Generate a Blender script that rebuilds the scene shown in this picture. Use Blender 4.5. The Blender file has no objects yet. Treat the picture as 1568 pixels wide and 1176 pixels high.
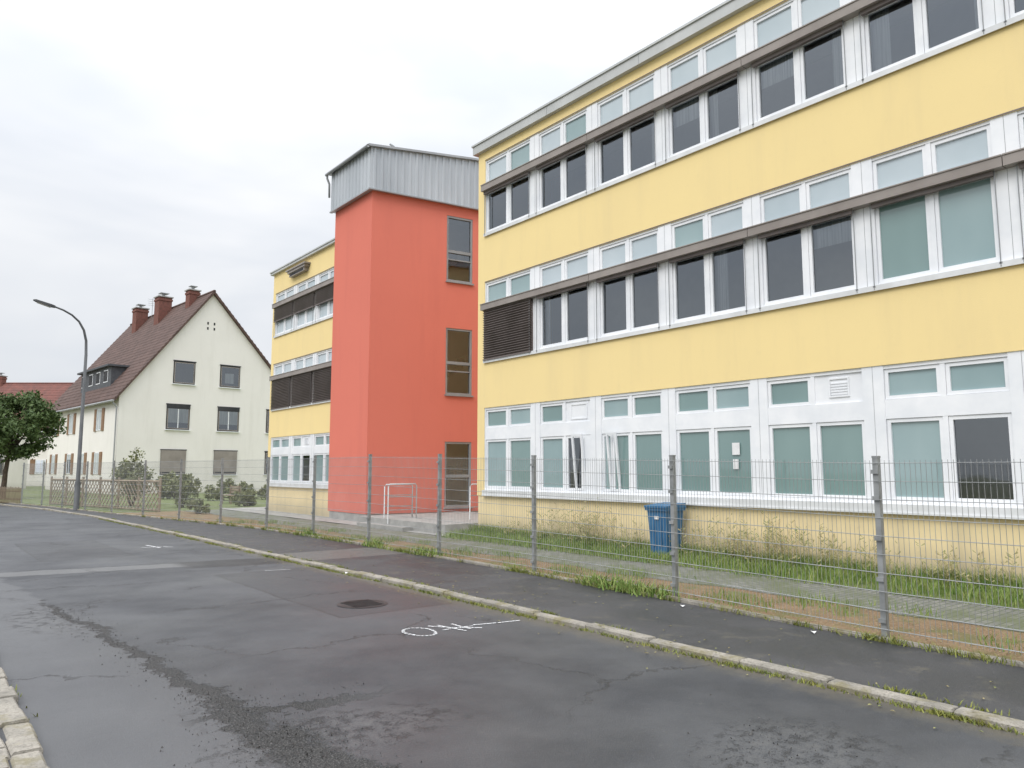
import bpy, math, random
from mathutils import Vector, Matrix
random.seed(7)
scene=bpy.context.scene
scene.view_settings.view_transform='Standard'
scene.view_settings.look='None'
scene.view_settings.exposure=0
R=random.random
def U(a,b): return a+(b-a)*random.random()

# ------------------------------------------------------------------ materials
def nt_new(name):
    m=bpy.data.materials.new(name); m.use_nodes=True
    nt=m.node_tree; b=nt.nodes['Principled BSDF']
    return m,nt,b
class N:
    def __init__(s,nt): s.nt=nt
    def new(s,t,**k):
        n=s.nt.nodes.new(t)
        for a,v in k.items(): setattr(n,a,v)
        return n
    def link(s,a,b): s.nt.links.new(a,b)
    def val(s,sock,v):
        if hasattr(v,'default_value') or hasattr(v,'is_linked'): s.link(v,sock)
        else: sock.default_value=v
    def math(s,op,a,b=0.0,c=None,clamp=False):
        n=s.new('ShaderNodeMath',operation=op); n.use_clamp=clamp
        s.val(n.inputs[0],a); s.val(n.inputs[1],b)
        if c is not None: s.val(n.inputs[2],c)
        return n.outputs[0]
    def pos(s): return s.new('ShaderNodeNewGeometry').outputs['Position']
    def sep(s,v):
        n=s.new('ShaderNodeSeparateXYZ'); s.link(v,n.inputs[0]); return n.outputs
    def noise(s,vec,scale,detail=4,rough=.6,sc=None,dist=0.0):
        if sc:
            m=s.new('ShaderNodeMapping'); m.inputs['Scale'].default_value=sc; s.link(vec,m.inputs[0]); vec=m.outputs[0]
        n=s.new('ShaderNodeTexNoise'); n.inputs['Scale'].default_value=scale
        n.inputs['Detail'].default_value=min(detail,4); n.inputs['Roughness'].default_value=rough
        n.inputs['Distortion'].default_value=dist
        s.link(vec,n.inputs['Vector']); return n.outputs['Fac']
    def ramp(s,f,a,b):
        n=s.new('ShaderNodeMapRange'); n.clamp=True
        s.link(f,n.inputs[0]); n.inputs[1].default_value=a; n.inputs[2].default_value=b
        return n.outputs[0]
    def mix(s,f,a,b,mode='MIX'):
        n=s.new('ShaderNodeMix',data_type='RGBA',blend_type=mode)
        s.val(n.inputs[0],f)
        for i,v in ((6,a),(7,b)):
            if isinstance(v,(tuple,list)): n.inputs[i].default_value=(v[0],v[1],v[2],1)
            else: s.link(v,n.inputs[i])
        return n.outputs[2]
    def bump(s,h,strength,dist,b):
        n=s.new('ShaderNodeBump'); n.inputs['Strength'].default_value=strength; n.inputs['Distance'].default_value=dist
        s.link(h,n.inputs['Height']); s.link(n.outputs[0],b.inputs['Normal'])

def simple(name,c1,c2=None,scale=3,rough=.6,metal=0,bump=0,bscale=60,sc=None,spec=.4,lo=.35,hi=.65):
    m,nt,b=nt_new(name); n=N(nt)
    if c2 is None: c2=tuple(x*.8 for x in c1)
    p=n.pos(); f=n.ramp(n.noise(p,scale,3,.6,sc),lo,hi)
    n.link(n.mix(f,c1,c2),b.inputs['Base Color'])
    b.inputs['Roughness'].default_value=rough; b.inputs['Metallic'].default_value=metal
    b.inputs['Specular IOR Level'].default_value=spec
    if bump: n.bump(n.noise(p,bscale,3),bump,.01,b)
    return m
def plaster(name,col,dirty,amt=.5):
    m,nt,b=nt_new(name); n=N(nt); p=n.pos()
    big=n.ramp(n.noise(p,.5,4,.6),.35,.7)
    st=n.ramp(n.noise(p,1.6,4,.65,sc=(1,1,.12)),.50,.78)
    sp=n.ramp(n.noise(p,7,3,.7),.60,.8)
    z=n.sep(p)[2]
    low=n.math('MULTIPLY',n.ramp(n.math('ADD',z,n.math('MULTIPLY',sp,.3)),.65,.15),.7)
    f=n.math('MULTIPLY',big,.25*amt)
    f=n.math('ADD',f,n.math('MULTIPLY',st,.5*amt))
    f=n.math('ADD',f,n.math('MULTIPLY',sp,.25*amt))
    f=n.math('ADD',f,low,clamp=True)
    n.link(n.mix(f,col,dirty),b.inputs['Base Color'])
    b.inputs['Roughness'].default_value=.85; b.inputs['Specular IOR Level'].default_value=.2
    n.bump(n.noise(p,90,2),.35,.006,b)
    return m
def backed(name,c1,c2,scale=.8,sc=None):
    """pane with a blind lying right behind the glass: diffuse colour under a clear, mirror-smooth coat"""
    m,nt,b=nt_new(name); n=N(nt); p=n.pos()
    f=n.ramp(n.noise(p,scale,3,.6,sc),.3,.7)
    n.link(n.mix(f,c1,c2),b.inputs['Base Color'])
    b.inputs['Roughness'].default_value=.7; b.inputs['Specular IOR Level'].default_value=.1
    b.inputs['Coat Weight'].default_value=1; b.inputs['Coat Roughness'].default_value=.03; b.inputs['Coat IOR'].default_value=1.85
    bp=n.new('ShaderNodeBump'); bp.inputs['Strength'].default_value=.05; bp.inputs['Distance'].default_value=.05
    n.link(n.noise(p,1.1,1),bp.inputs['Height']); n.link(bp.outputs[0],b.inputs['Coat Normal'])
    return m
M={}
M['yellow']=plaster('yellow_plaster',(.88,.70,.345),(.70,.56,.31),.6)
M['yellowpale']=plaster('pale_plinth_plaster',(.88,.72,.42),(.45,.39,.27),.8)
M['red']=plaster('red_plaster',(.71,.205,.15),(.61,.17,.13),.8)
M['cream']=plaster('offwhite_plaster',(.86,.83,.79),(.68,.65,.60),.7)
M['white']=simple('white_frame',(.86,.87,.89),(.77,.79,.82),2,.35,spec=.4)
M['sill']=simple('sill_metal',(.74,.75,.76),(.62,.63,.63),2,.35)
M['brown']=simple('brown_blind_box',(.25,.22,.20),(.32,.285,.26),1.2,.45)
M['slat']=simple('blind_slat',(.14,.115,.105),(.19,.16,.15),2,.4)
M['fascia']=simple('roof_fascia_metal',(.46,.47,.46),(.56,.57,.56),1,.4,metal=.1)
M['ribs']=simple('ribbed_metal',(.40,.43,.46),(.49,.52,.55),.8,.4,metal=.2,sc=(1,1,.3))
M['roofcap']=simple('roof_cap',(.30,.31,.32),(.38,.39,.40),1,.4,metal=.2)
M['steel']=simple('galvanised_steel',(.24,.25,.25),(.36,.37,.37),6,.5,metal=.35)
M['wire']=simple('galvanised_wire',(.26,.27,.27),(.36,.37,.37),2,.55,metal=.2)
M['rail']=simple('handrail_steel',(.48,.49,.49),(.60,.61,.61),3,.45,metal=.3)
M['dark']=simple('dark_interior',(.03,.032,.036),(.06,.06,.065),1,.9)
M['room']=simple('room_wall',(.66,.66,.66),(.54,.55,.56),1,.9)
M['teal']=backed('teal_blind_pane',(.155,.25,.245),(.205,.31,.30),.7,(1,1,.4))
M['tealb']=backed('pale_teal_blind_pane',(.22,.325,.335),(.30,.405,.415),.7,(1,1,.4))
M['pale']=backed('pale_blind_pane',(.42,.50,.54),(.52,.59,.63),.6)
M['curtain']=simple('curtain',(.88,.89,.90),(.62,.64,.66),5,.9,sc=(6,6,.15))
M['greyframe']=simple('grey_frame',(.25,.26,.27),(.31,.32,.33),2,.4)
M['concrete']=simple('concrete',(.40,.39,.37),(.30,.295,.28),3,.85,bump=.4)
M['rooftile']=simple('brown_roof_tile',(.085,.054,.046),(.13,.082,.07),1.5,.8)
M['redtile']=simple('red_roof_tile',(.20,.08,.065),(.14,.065,.055),1.5,.8)
M['slate']=simple('dormer_slate',(.07,.075,.085),(.10,.105,.115),5,.6)
M['brick']=simple('chimney_brick',(.22,.09,.07),(.15,.07,.055),6,.85)
M['wood']=simple('weathered_wood',(.22,.17,.12),(.32,.26,.19),5,.8,sc=(1,1,.3))
M['shutter']=simple('wood_shutter',(.30,.18,.10),(.22,.13,.08),5,.6)
M['bark']=simple('bark',(.10,.075,.055),(.05,.04,.03),8,.9,bump=.6,bscale=25)
M['bin']=simple('blue_plastic',(.03,.125,.26),(.045,.16,.31),4,.5)
M['rubber']=simple('rubber',(.02,.02,.02),(.04,.04,.04),4,.7)
M['paper']=simple('paper',(.8,.8,.8),(.7,.7,.7),10,.8)
M['lampmetal']=simple('lamp_pole_metal',(.07,.075,.08),(.11,.115,.12),2,.6,metal=.1)
M['glassw']=simple('lamp_glass',(.45,.46,.45),(.4,.4,.4),2,.3)
M['pebble']=simple('pebbles',(.05,.048,.045),(.16,.155,.15),20,.8)
def leafmat(name,a,b,c,scale=3):
    m,nt,bs=nt_new(name); n=N(nt); p=n.pos()
    f=n.ramp(n.noise(p,scale,2),.35,.65); g=n.ramp(n.noise(p,scale*9,1),.4,.7)
    n.link(n.mix(g,n.mix(f,a,b),c),bs.inputs['Base Color'])
    bs.inputs['Roughness'].default_value=.6; bs.inputs['Specular IOR Level'].default_value=.25
    return m
M['leaf']=leafmat('foliage_dark',(.04,.075,.027),(.08,.12,.04),(.12,.17,.06),1.5)
M['leaf2']=leafmat('foliage_shrub',(.11,.14,.06),(.18,.21,.09),(.27,.26,.13),2)
M['grass']=leafmat('grass_blades',(.11,.20,.04),(.19,.28,.07),(.30,.33,.11),1.2)
M['moss']=leafmat('kerb_weeds',(.20,.22,.05),(.27,.27,.07),(.14,.18,.05),2)
M['dry']=leafmat('dry_weeds',(.46,.38,.20),(.33,.29,.14),(.20,.24,.08),2)
def glass():
    m=bpy.data.materials.new('window_glass'); m.use_nodes=True; nt=m.node_tree; nt.nodes.clear(); n=N(nt)
    o=n.new('ShaderNodeOutputMaterial'); mx=n.new('ShaderNodeMixShader'); fr=n.new('ShaderNodeFresnel'); fr.inputs[0].default_value=2.5
    t=n.new('ShaderNodeBsdfTransparent'); t.inputs[0].default_value=(.92,.95,.97,1)
    g=n.new('ShaderNodeBsdfGlossy'); g.inputs['Roughness'].default_value=.03; g.inputs['Color'].default_value=(.86,.93,1,1)
    bp=n.new('ShaderNodeBump'); bp.inputs['Strength'].default_value=.06; bp.inputs['Distance'].default_value=.05
    n.link(n.noise(n.pos(),1.1,1),bp.inputs['Height']); n.link(bp.outputs[0],g.inputs['Normal'])
    n.link(fr.outputs[0],mx.inputs[0]); n.link(t.outputs[0],mx.inputs[1]); n.link(g.outputs[0],mx.inputs[2]); n.link(mx.outputs[0],o.inputs[0])
    return m
M['glass']=glass()

def road_mat():
    m,nt,b=nt_new('wet_asphalt'); n=N(nt); p=n.pos(); x,y,z=n.sep(p)
    nzc=n.new('ShaderNodeTexNoise'); nzc.inputs['Scale'].default_value=1.4; nzc.inputs['Detail'].default_value=5; nzc.inputs['Roughness'].default_value=.65; n.link(p,nzc.inputs['Vector'])
    wob=nzc.outputs['Fac']; wob2=n.noise(p,.4,3,.6); gr=n.noise(p,8,4,.75); fine=n.noise(p,80,3,.8)
    w5=n.math('SUBTRACT',wob,.5); g5=n.math('SUBTRACT',gr,.5)
    big=n.ramp(n.noise(p,.28,4,.6,dist=.5),.42,.58)
    col=n.mix(big,(.034,.037,.043),(.068,.072,.079))
    col=n.mix(n.math('MULTIPLY',n.ramp(wob,.38,.66),.45),col,(.090,.093,.099))
    def blob(cx,cy,rx,ry,soft=.12,wa=.8):
        dx=n.math('DIVIDE',n.math('SUBTRACT',x,cx),rx); dy=n.math('DIVIDE',n.math('SUBTRACT',y,cy),ry)
        r=n.math('SQRT',n.math('ADD',n.math('MULTIPLY',dx,dx),n.math('MULTIPLY',dy,dy)))
        r=n.math('ADD',r,n.math('MULTIPLY',w5,wa*2)); r=n.math('ADD',r,n.math('MULTIPLY',g5,.8))
        return n.ramp(r,1+soft,1-soft)
    seamx=n.math('ADD',x,n.math('MULTIPLY',w5,.6))
    seamx=n.math('ADD',seamx,n.math('MULTIPLY',n.math('SUBTRACT',wob2,.5),.5))
    seamx=n.math('ADD',seamx,n.math('MULTIPLY',n.math('SUBTRACT',y,7.5),.065))
    left=n.ramp(seamx,1.84,1.76)
    col=n.mix(n.math('MULTIPLY',left,.55),col,(.125,.127,.132))  # left lane: paler asphalt, plus sky reflection put into the colour
    d=n.math('ABSOLUTE',n.math('SUBTRACT',seamx,1.80))
    nearw=n.math('ADD',n.math('MULTIPLY',n.ramp(y,7.5,4.5),.20),.09)
    rut=n.math('MULTIPLY',n.math('SUBTRACT',1.0,n.math('DIVIDE',d,nearw),clamp=True),n.ramp(y,12.2,10.8))
    rutn=n.ramp(n.math('ADD',n.math('MULTIPLY',rut,.42),g5),.13,.27)
    rutn=n.math('MULTIPLY',rutn,n.ramp(rut,0,.1))
    hy=n.math('ABSOLUTE',n.math('SUBTRACT',n.math('ADD',n.math('ADD',y,n.math('MULTIPLY',w5,1.3)),n.math('MULTIPLY',x,.1)),5.75))
    hm=n.math('MULTIPLY',n.ramp(x,3.3,2.4),n.ramp(x,1.55,1.8))
    hz=n.ramp(n.math('ADD',n.math('MULTIPLY',n.ramp(hy,.13,.0),.5),g5),.16,.28)
    hz=n.math('MULTIPLY',n.math('MULTIPLY',hz,hm),n.ramp(hy,.2,.1))
    br=n.math('MAXIMUM',rutn,hz)
    halo=n.math('MULTIPLY',n.ramp(d,.55,.05),n.ramp(y,12.5,9))
    col=n.mix(n.math('MULTIPLY',halo,.3),col,(.035,.035,.037))
    # trench repair
    ty=n.math('ADD',n.math('ADD',y,n.math('MULTIPLY',w5,.45)),n.math('MULTIPLY',x,.18))
    tr=n.math('MULTIPLY',n.ramp(n.math('ABSOLUTE',n.math('SUBTRACT',ty,15.35)),.32,.26),n.ramp(x,4.5,4.2))
    col=n.mix(n.math('MULTIPLY',tr,.6),col,(.17,.17,.168))
    tr2=n.math('MULTIPLY',n.ramp(n.math('ABSOLUTE',n.math('SUBTRACT',ty,15.25)),.6,.5),n.ramp(x,3.9,4.1))
    col=n.mix(n.math('MULTIPLY',tr2,.85),col,(.016,.016,.018))
    edge=n.ramp(n.math('ABSOLUTE',n.math('SUBTRACT',n.math('ABSOLUTE',n.math('SUBTRACT',ty,15.35)),.38)),.06,.015)
    col=n.mix(n.math('MULTIPLY',edge,.6),col,(.022,.022,.023))
    # dark reinstatement patches with tar-sealed outline
    def rect(cx,cy,hx,hy_,c,amt,col):
        ax=n.math('SUBTRACT',n.math('ABSOLUTE',n.math('SUBTRACT',n.math('ADD',x,n.math('MULTIPLY',w5,.14)),cx)),hx)
        ay=n.math('SUBTRACT',n.math('ABSOLUTE',n.math('SUBTRACT',n.math('ADD',y,n.math('MULTIPLY',w5,.14)),cy)),hy_)
        dd=n.math('MAXIMUM',ax,ay)
        col=n.mix(n.math('MULTIPLY',n.ramp(dd,.01,-.01),amt),col,c)
        return n.mix(n.math('MULTIPLY',n.ramp(n.math('ABSOLUTE',dd),.03,.008),.6),col,(.018,.018,.019))
    col=rect(4.85,10.6,.78,2.3,(.034,.036,.040),.5,col)
    col=rect(2.9,19,.8,2.2,(.03,.031,.034),.5,col)
    # ravelled, rough spots (surface course worn off)
    ali=n.math('MAXIMUM',blob(2.3,4.75,.7,.4,.3),n.math('MAXIMUM',blob(4.35,2.75,.55,.45,.3),blob(1.45,10.3,.35,.9,.3)))
    rav=n.math('MULTIPLY',ali,n.ramp(n.math('ADD',g5,n.math('MULTIPLY',n.math('SUBTRACT',fine,.5),.6)),.0,.10))
    col=n.mix(n.math('MULTIPLY',rav,.5),col,(.12,.12,.118))
    ravd=n.math('MULTIPLY',ali,n.ramp(n.math('ADD',g5,n.math('MULTIPLY',n.math('SUBTRACT',fine,.5),.6)),-.06,-.13))
    col=n.mix(n.math('MULTIPLY',ravd,.6),col,(.022,.022,.023))
    pot=blob(1.98,4.9,.20,.17,.12,.7)
    br=n.math('MAXIMUM',br,pot)
    # long cracks
    vo=n.new('ShaderNodeTexVoronoi',feature='DISTANCE_TO_EDGE'); vo.inputs['Scale'].default_value=.36
    mp=n.new('ShaderNodeVectorMath',operation='ADD'); n.link(p,mp.inputs[0]); n.link(nzc.outputs['Color'],mp.inputs[1])
    n.link(mp.outputs[0],vo.inputs['Vector'])
    cr=n.math('MULTIPLY',n.ramp(vo.outputs['Distance'],.010,.003),n.ramp(wob2,.45,.53))
    cr=n.math('MULTIPLY',cr,n.ramp(gr,.35,.5))
    col=n.mix(n.math('MULTIPLY',cr,.7),col,(.014,.014,.014))
    bc=n.mix(n.ramp(fine,.5,.62),(.016,.016,.016),(.10,.095,.088))
    col=n.mix(n.math('MULTIPLY',br,.9),col,bc)
    kd=n.math('MULTIPLY',n.ramp(n.math('ADD',x,n.math('MULTIPLY',gr,.5)),5.72,6.1),.7)
    col=n.mix(kd,col,(.15,.13,.09))
    sp=n.ramp(fine,.56,.74)
    col=n.mix(n.math('MULTIPLY',sp,.5),col,(.22,.22,.225))
    sp2=n.math('MULTIPLY',n.ramp(gr,.64,.72),n.ramp(fine,.4,.6))
    col=n.mix(n.math('MULTIPLY',sp2,.5),col,(.17,.165,.15))
    n.link(col,b.inputs['Base Color'])
    r=n.math('ADD',n.math('MULTIPLY',n.ramp(wob2,.35,.65),.22),.37)
    r=n.math('ADD',r,n.math('MULTIPLY',br,.3))
    n.link(r,b.inputs['Roughness']); b.inputs['Specular IOR Level'].default_value=.42
    h=n.math('ADD',n.math('MULTIPLY',fine,.6),n.math('MULTIPLY',gr,.6))
    h=n.math('SUBTRACT',h,n.math('MULTIPLY',br,2.4)); h=n.math('SUBTRACT',h,n.math('MULTIPLY',cr,.9)); h=n.math('SUBTRACT',h,n.math('MULTIPLY',ravd,.8))
    n.bump(h,.75,.012,b)
    return m
M['road']=road_mat()
def walk_mat():
    m,nt,b=nt_new('sidewalk_asphalt'); n=N(nt); p=n.pos()
    big=n.ramp(n.noise(p,.6,4,.7,dist=.4),.38,.62)
    col=n.mix(big,(.028,.030,.034),(.062,.062,.065))
    fine=n.noise(p,70,3,.8)
    sp=n.ramp(fine,.55,.75); col=n.mix(n.math('MULTIPLY',sp,.5),col,(.22,.22,.21))
    ms=n.ramp(n.noise(p,2.6,4,.75),.56,.68); col=n.mix(n.math('MULTIPLY',ms,.6),col,(.12,.11,.085))
    y=n.sep(p)[1]
    pt=n.ramp(n.math('ABSOLUTE',n.math('SUBTRACT',y,14.2)),.75,.72); col=n.mix(n.math('MULTIPLY',pt,.6),col,(.15,.148,.14))
    n.link(col,b.inputs['Base Color'])
    n.link(n.math('ADD',n.math('MULTIPLY',big,.25),.42),b.inputs['Roughness'])
    n.bump(fine,.7,.012,b); return m
M['walk']=walk_mat()
def soil_mat(name,a,b_,c,moss):
    m,nt,b=nt_new(name); n=N(nt); p=n.pos()
    col=n.mix(n.ramp(n.noise(p,1.2,4,.7),.35,.65),a,b_)
    col=n.mix(n.math('MULTIPLY',n.ramp(n.noise(p,38,3,.8),.5,.62),.8),col,c)
    col=n.mix(n.math('MULTIPLY',n.ramp(n.noise(p,2.3,4,.7),.50,.62),.8),col,moss)
    n.link(col,b.inputs['Base Color']); b.inputs['Roughness'].default_value=.9
    n.bump(n.noise(p,30,4,.8),.8,.03,b); return m
M['soil']=soil_mat('leaf_littered_gravel',(.20,.125,.065),(.27,.18,.10),(.38,.29,.19),(.15,.16,.055))
M['lawn']=soil_mat('lawn_soil',(.12,.16,.05),(.17,.19,.07),(.2,.2,.1),(.10,.16,.035))
M['ground']=soil_mat('ground_soil',(.12,.12,.07),(.16,.15,.09),(.2,.19,.13),(.08,.11,.04))
def paver():
    m,nt,b=nt_new('paver_path'); n=N(nt); p=n.pos()
    br=n.new('ShaderNodeTexBrick'); br.inputs['Scale'].default_value=1
    br.inputs['Brick Width'].default_value=.2; br.inputs['Row Height'].default_value=.1; br.inputs['Mortar Size'].default_value=.008
    br.inputs['Color1'].default_value=(.23,.225,.205,1); br.inputs['Color2'].default_value=(.17,.168,.155,1); br.inputs['Mortar'].default_value=(.06,.08,.035,1)
    n.link(p,br.inputs['Vector'])
    col=n.mix(n.math('MULTIPLY',n.ramp(n.noise(p,1.5,4,.75),.45,.62),.8),br.outputs['Color'],(.11,.13,.055))
    n.link(col,b.inputs['Base Color']); b.inputs['Roughness'].default_value=.75
    n.bump(br.outputs['Fac'],-.5,.01,b); return m
M['paver']=paver()
def kerb_mat():
    m,nt,b=nt_new('kerb_stone'); n=N(nt); p=n.pos()
    col=n.mix(n.ramp(n.noise(p,4,4,.75),.35,.65),(.38,.35,.30),(.23,.215,.185))
    f=n.noise(p,45,3,.8)
    col=n.mix(n.math('MULTIPLY',n.ramp(f,.50,.64),.55),col,(.13,.12,.105))
    col=n.mix(n.math('MULTIPLY',n.ramp(n.noise(p,2.2,4,.7),.50,.62),.7),col,(.19,.165,.07))
    n.link(col,b.inputs['Base Color']); b.inputs['Roughness'].default_value=.8
    n.bump(f,.8,.015,b); return m
M['kerb']=kerb_mat()
def paint_mat():
    m=bpy.data.materials.new('chalk_paint'); m.use_nodes=True; nt=m.node_tree; n=N(nt); b=nt.nodes['Principled BSDF']
    b.inputs['Base Color'].default_value=(.75,.76,.77,1); b.inputs['Roughness'].default_value=.7
    n.link(n.ramp(n.noise(n.pos(),55,3,.8),.38,.54),b.inputs['Alpha']); return m
M['paint']=paint_mat()
M['manhole']=simple('cast_iron',(.035,.035,.037),(.06,.06,.06),8,.5,metal=.3,bump=.6,bscale=30)

# ------------------------------------------------------------------ mesh helpers
def empty(name,loc=(0,0,0)):
    e=bpy.data.objects.new(name,None); e.location=loc; e.empty_display_size=.3
    scene.collection.objects.link(e); return e
class P:
    """mesh accumulator"""
    def __init__(s,name,mat,parent=None,smooth=False,xf=None):
        s.n=name; s.m=mat; s.p=parent; s.v=[]; s.f=[]; s.sm=smooth; s.xf=xf
    def poly(s,pts):
        i=len(s.v); s.v+= [tuple(q) for q in pts]; s.f.append(tuple(range(i,i+len(pts))))
    def box(s,x0,x1,y0,y1,z0,z1):
        if x0>x1:x0,x1=x1,x0
        if y0>y1:y0,y1=y1,y0
        if z0>z1:z0,z1=z1,z0
        i=len(s.v)
        s.v+=[(x0,y0,z0),(x1,y0,z0),(x1,y1,z0),(x0,y1,z0),(x0,y0,z1),(x1,y0,z1),(x1,y1,z1),(x0,y1,z1)]
        for q in ((0,3,2,1),(4,5,6,7),(0,1,5,4),(1,2,6,5),(2,3,7,6),(3,0,4,7)): s.f.append(tuple(i+k for k in q))
    def prism(s,base,z0,z1):
        n=len(base); i=len(s.v)
        za=z0 if isinstance(z0,(list,tuple)) else [z0]*n
        zb=z1 if isinstance(z1,(list,tuple)) else [z1]*n
        s.v+=[(b[0],b[1],za[k]) for k,b in enumerate(base)]+[(b[0],b[1],zb[k]) for k,b in enumerate(base)]
        s.f.append(tuple(i+k for k in reversed(range(n)))); s.f.append(tuple(i+n+k for k in range(n)))
        for k in range(n):
            k2=(k+1)%n; s.f.append((i+k,i+k2,i+n+k2,i+n+k))
    def tube(s,pts,rad,seg=8):
        pts=[Vector(p) for p in pts]
        if not isinstance(rad,(list,tuple)): rad=[rad]*len(pts)
        i0=len(s.v); 
        for k,p in enumerate(pts):
            d=(pts[min(k+1,len(pts)-1)]-pts[max(k-1,0)]).normalized()
            a=Vector((0,0,1)) if abs(d.z)<.9 else Vector((1,0,0))
            u=d.cross(a).normalized(); w=d.cross(u).normalized()
            for j in range(seg):
                t=2*math.pi*j/seg; s.v.append(tuple(p+(u*math.cos(t)+w*math.sin(t))*rad[k]))
        for k in range(len(pts)-1):
            for j in range(seg):
                j2=(j+1)%seg; s.f.append((i0+k*seg+j,i0+k*seg+j2,i0+(k+1)*seg+j2,i0+(k+1)*seg+j))
        s.f.append(tuple(i0+j for j in range(seg))); s.f.append(tuple(i0+(len(pts)-1)*seg+j for j in range(seg)))
    def ring(s,xa,xb,y0,y1,z0,z1,w):
        s.box(xa,xb,y0,y1,z0,z0+w); s.box(xa,xb,y0,y1,z1-w,z1)
        s.box(xa,xb,y0,y0+w,z0+w,z1-w); s.box(xa,xb,y1-w,y1,z0+w,z1-w)
    def done(s):
        if not s.v: return None
        v=s.v if s.xf is None else [tuple(s.xf(q)) for q in s.v]
        me=bpy.data.meshes.new(s.n); me.from_pydata(v,[],s.f); me.materials.append(s.m); me.update()
        if s.sm:
            for q in me.polygons: q.use_smooth=True
        o=bpy.data.objects.new(s.n,me); scene.collection.objects.link(o)
        if s.p: o.parent=s.p
        return o

# ------------------------------------------------------------------ ground, road
o=P('ground',M['ground']); o.poly([(-700,-700,-.03),(700,-700,-.03),(700,900,-.03),(-700,900,-.03)]); o.done()
KR=[(5.80,-14),(5.80,5),(5.83,10),(5.74,15),(5.66,22),(5.40,32),(4.70,39),(3.5,46),(.6,55),(-4,64),(-12,76)]
KL=[(.75,-14),(.75,5),(.75,10),(.75,15),(.72,22),(.4,32),(-.4,39),(-2,46),(-5,53),(-10,60),(-18,70)]
FN=[(7.55,-14),(7.62,0),(7.70,3.75),(7.93,6.57),(8.12,9.64),(8.18,12.57),(8.22,15.9),(8.2,18.8),(8.1,21.75),(7.65,25),(7.08,28.6),(6.2,34),(4.9,42.9),(4.3,46)]
def interp(L,y):
    for a,b in zip(L,L[1:]):
        if a[1]<=y<=b[1]: t=(y-a[1])/(b[1]-a[1]); return a[0]+(b[0]-a[0])*t
    return L[0][0] if y<L[0][1] else L[-1][0]
def strip(name,mat,fa,fb,ys,z):
    o=P(name,mat)
    for a,b in zip(ys,ys[1:]):
        o.poly([(fa(a),a,z),(fb(a),a,z),(fb(b),b,z),(fa(b),b,z)])
    return o.done()
ys=[-14+1.0*i for i in range(0,91)]
strip('road',M['road'],lambda y:interp(KL,y),lambda y:interp(KR,y),ys,0.0)
ys2=[y for y in ys if y<=46]
strip('sidewalk',M['walk'],lambda y:interp(KR,y)+.05,lambda y:interp(FN,y)-.10,ys2,.042)
strip('sidewalk',M['walk'],lambda y:-3.0 if y<32 else interp(KL,y)-3,lambda y:interp(KL,y)-.05,ys,.05)
ys3=[y for y in ys if y<=33]
strip('gravel_strip',M['soil'],lambda y:interp(FN,y)-.02,lambda y:9.25,ys3,.045)
strip('paved_path',M['paver'],lambda y:9.15+.08*math.sin(y*1.3)+.04*math.sin(y*4),lambda y:10.65+.06*math.sin(y*1.9),[-14+.25*i for i in range(190)],.05)
strip('lawn',M['lawn'],lambda y:10.58+.1*math.sin(y*1.1)+.06*math.sin(y*3.7),lambda y:13.0,[-14+.25*i for i in range(121)],.056)
o=P('concrete_yard',M['concrete']); o.poly([(10.72,16,.053),(20,16,.053),(20,34,.053),(10.72,34,.053)]); o.done()
o=P('garden_lawn',M['lawn']); 
for a,b in zip(ys,ys[1:]):
    if 33<=a<=45: o.poly([(interp(FN,a),a,.04),(60,a,.04),(60,b,.04),(interp(FN,b),b,.04)])
o.poly([(4.3,46,.04),(60,46,.04),(60,120,.04),(-2,120,.04)]); o.done()

def kerb(name,L,side,y0,y1,w,top,seglen):
    o=P(name,M['kerb']); y=y0
    while y<y1:
        l=seglen*U(.85,1.12); ya,yb=y+.008,y+l-.008
        j=U(-.014,.014); t=top+U(-.012,.008)
        xa=interp(L,ya)+j; xb=interp(L,yb)+j+U(-.012,.012)
        if side>0: q=[(xa,ya),(xa+w,ya),(xb+w,yb),(xb,yb)]
        else: q=[(xa-w,ya),(xa,ya),(xb,yb),(xb-w,yb)]
        c=.016
        o.prism(q,-.05,t-c)
        cx=sum(p[0] for p in q)/4; cy=(ya+yb)/2
        qq=[(cx+(p[0]-cx)*.80,cy+(p[1]-cy)*.98) for p in q]
        i=len(o.v); o.v+=[(p[0],p[1],t-c) for p in q]+[(p[0],p[1],t+U(-.003,.003)) for p in qq]
        for k in range(4): o.f.append((i+k,i+(k+1)%4,i+4+(k+1)%4,i+4+k))
        o.f.append((i+4,i+5,i+6,i+7))
        y+=l
    return o.done()
kerb('kerb',KR,1,-14,60,.13,.060,.95)
kerb('kerb',KL,-1,-14,60,.16,.075,.36)
kerb('kerb',[(a-.17,b) for a,b in KL],-1,-14,60,.14,.07,.22)
kerb('kerb',[(a-.14,b) for a,b in FN],1,-14,45.5,.07,.085,1.0)

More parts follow.
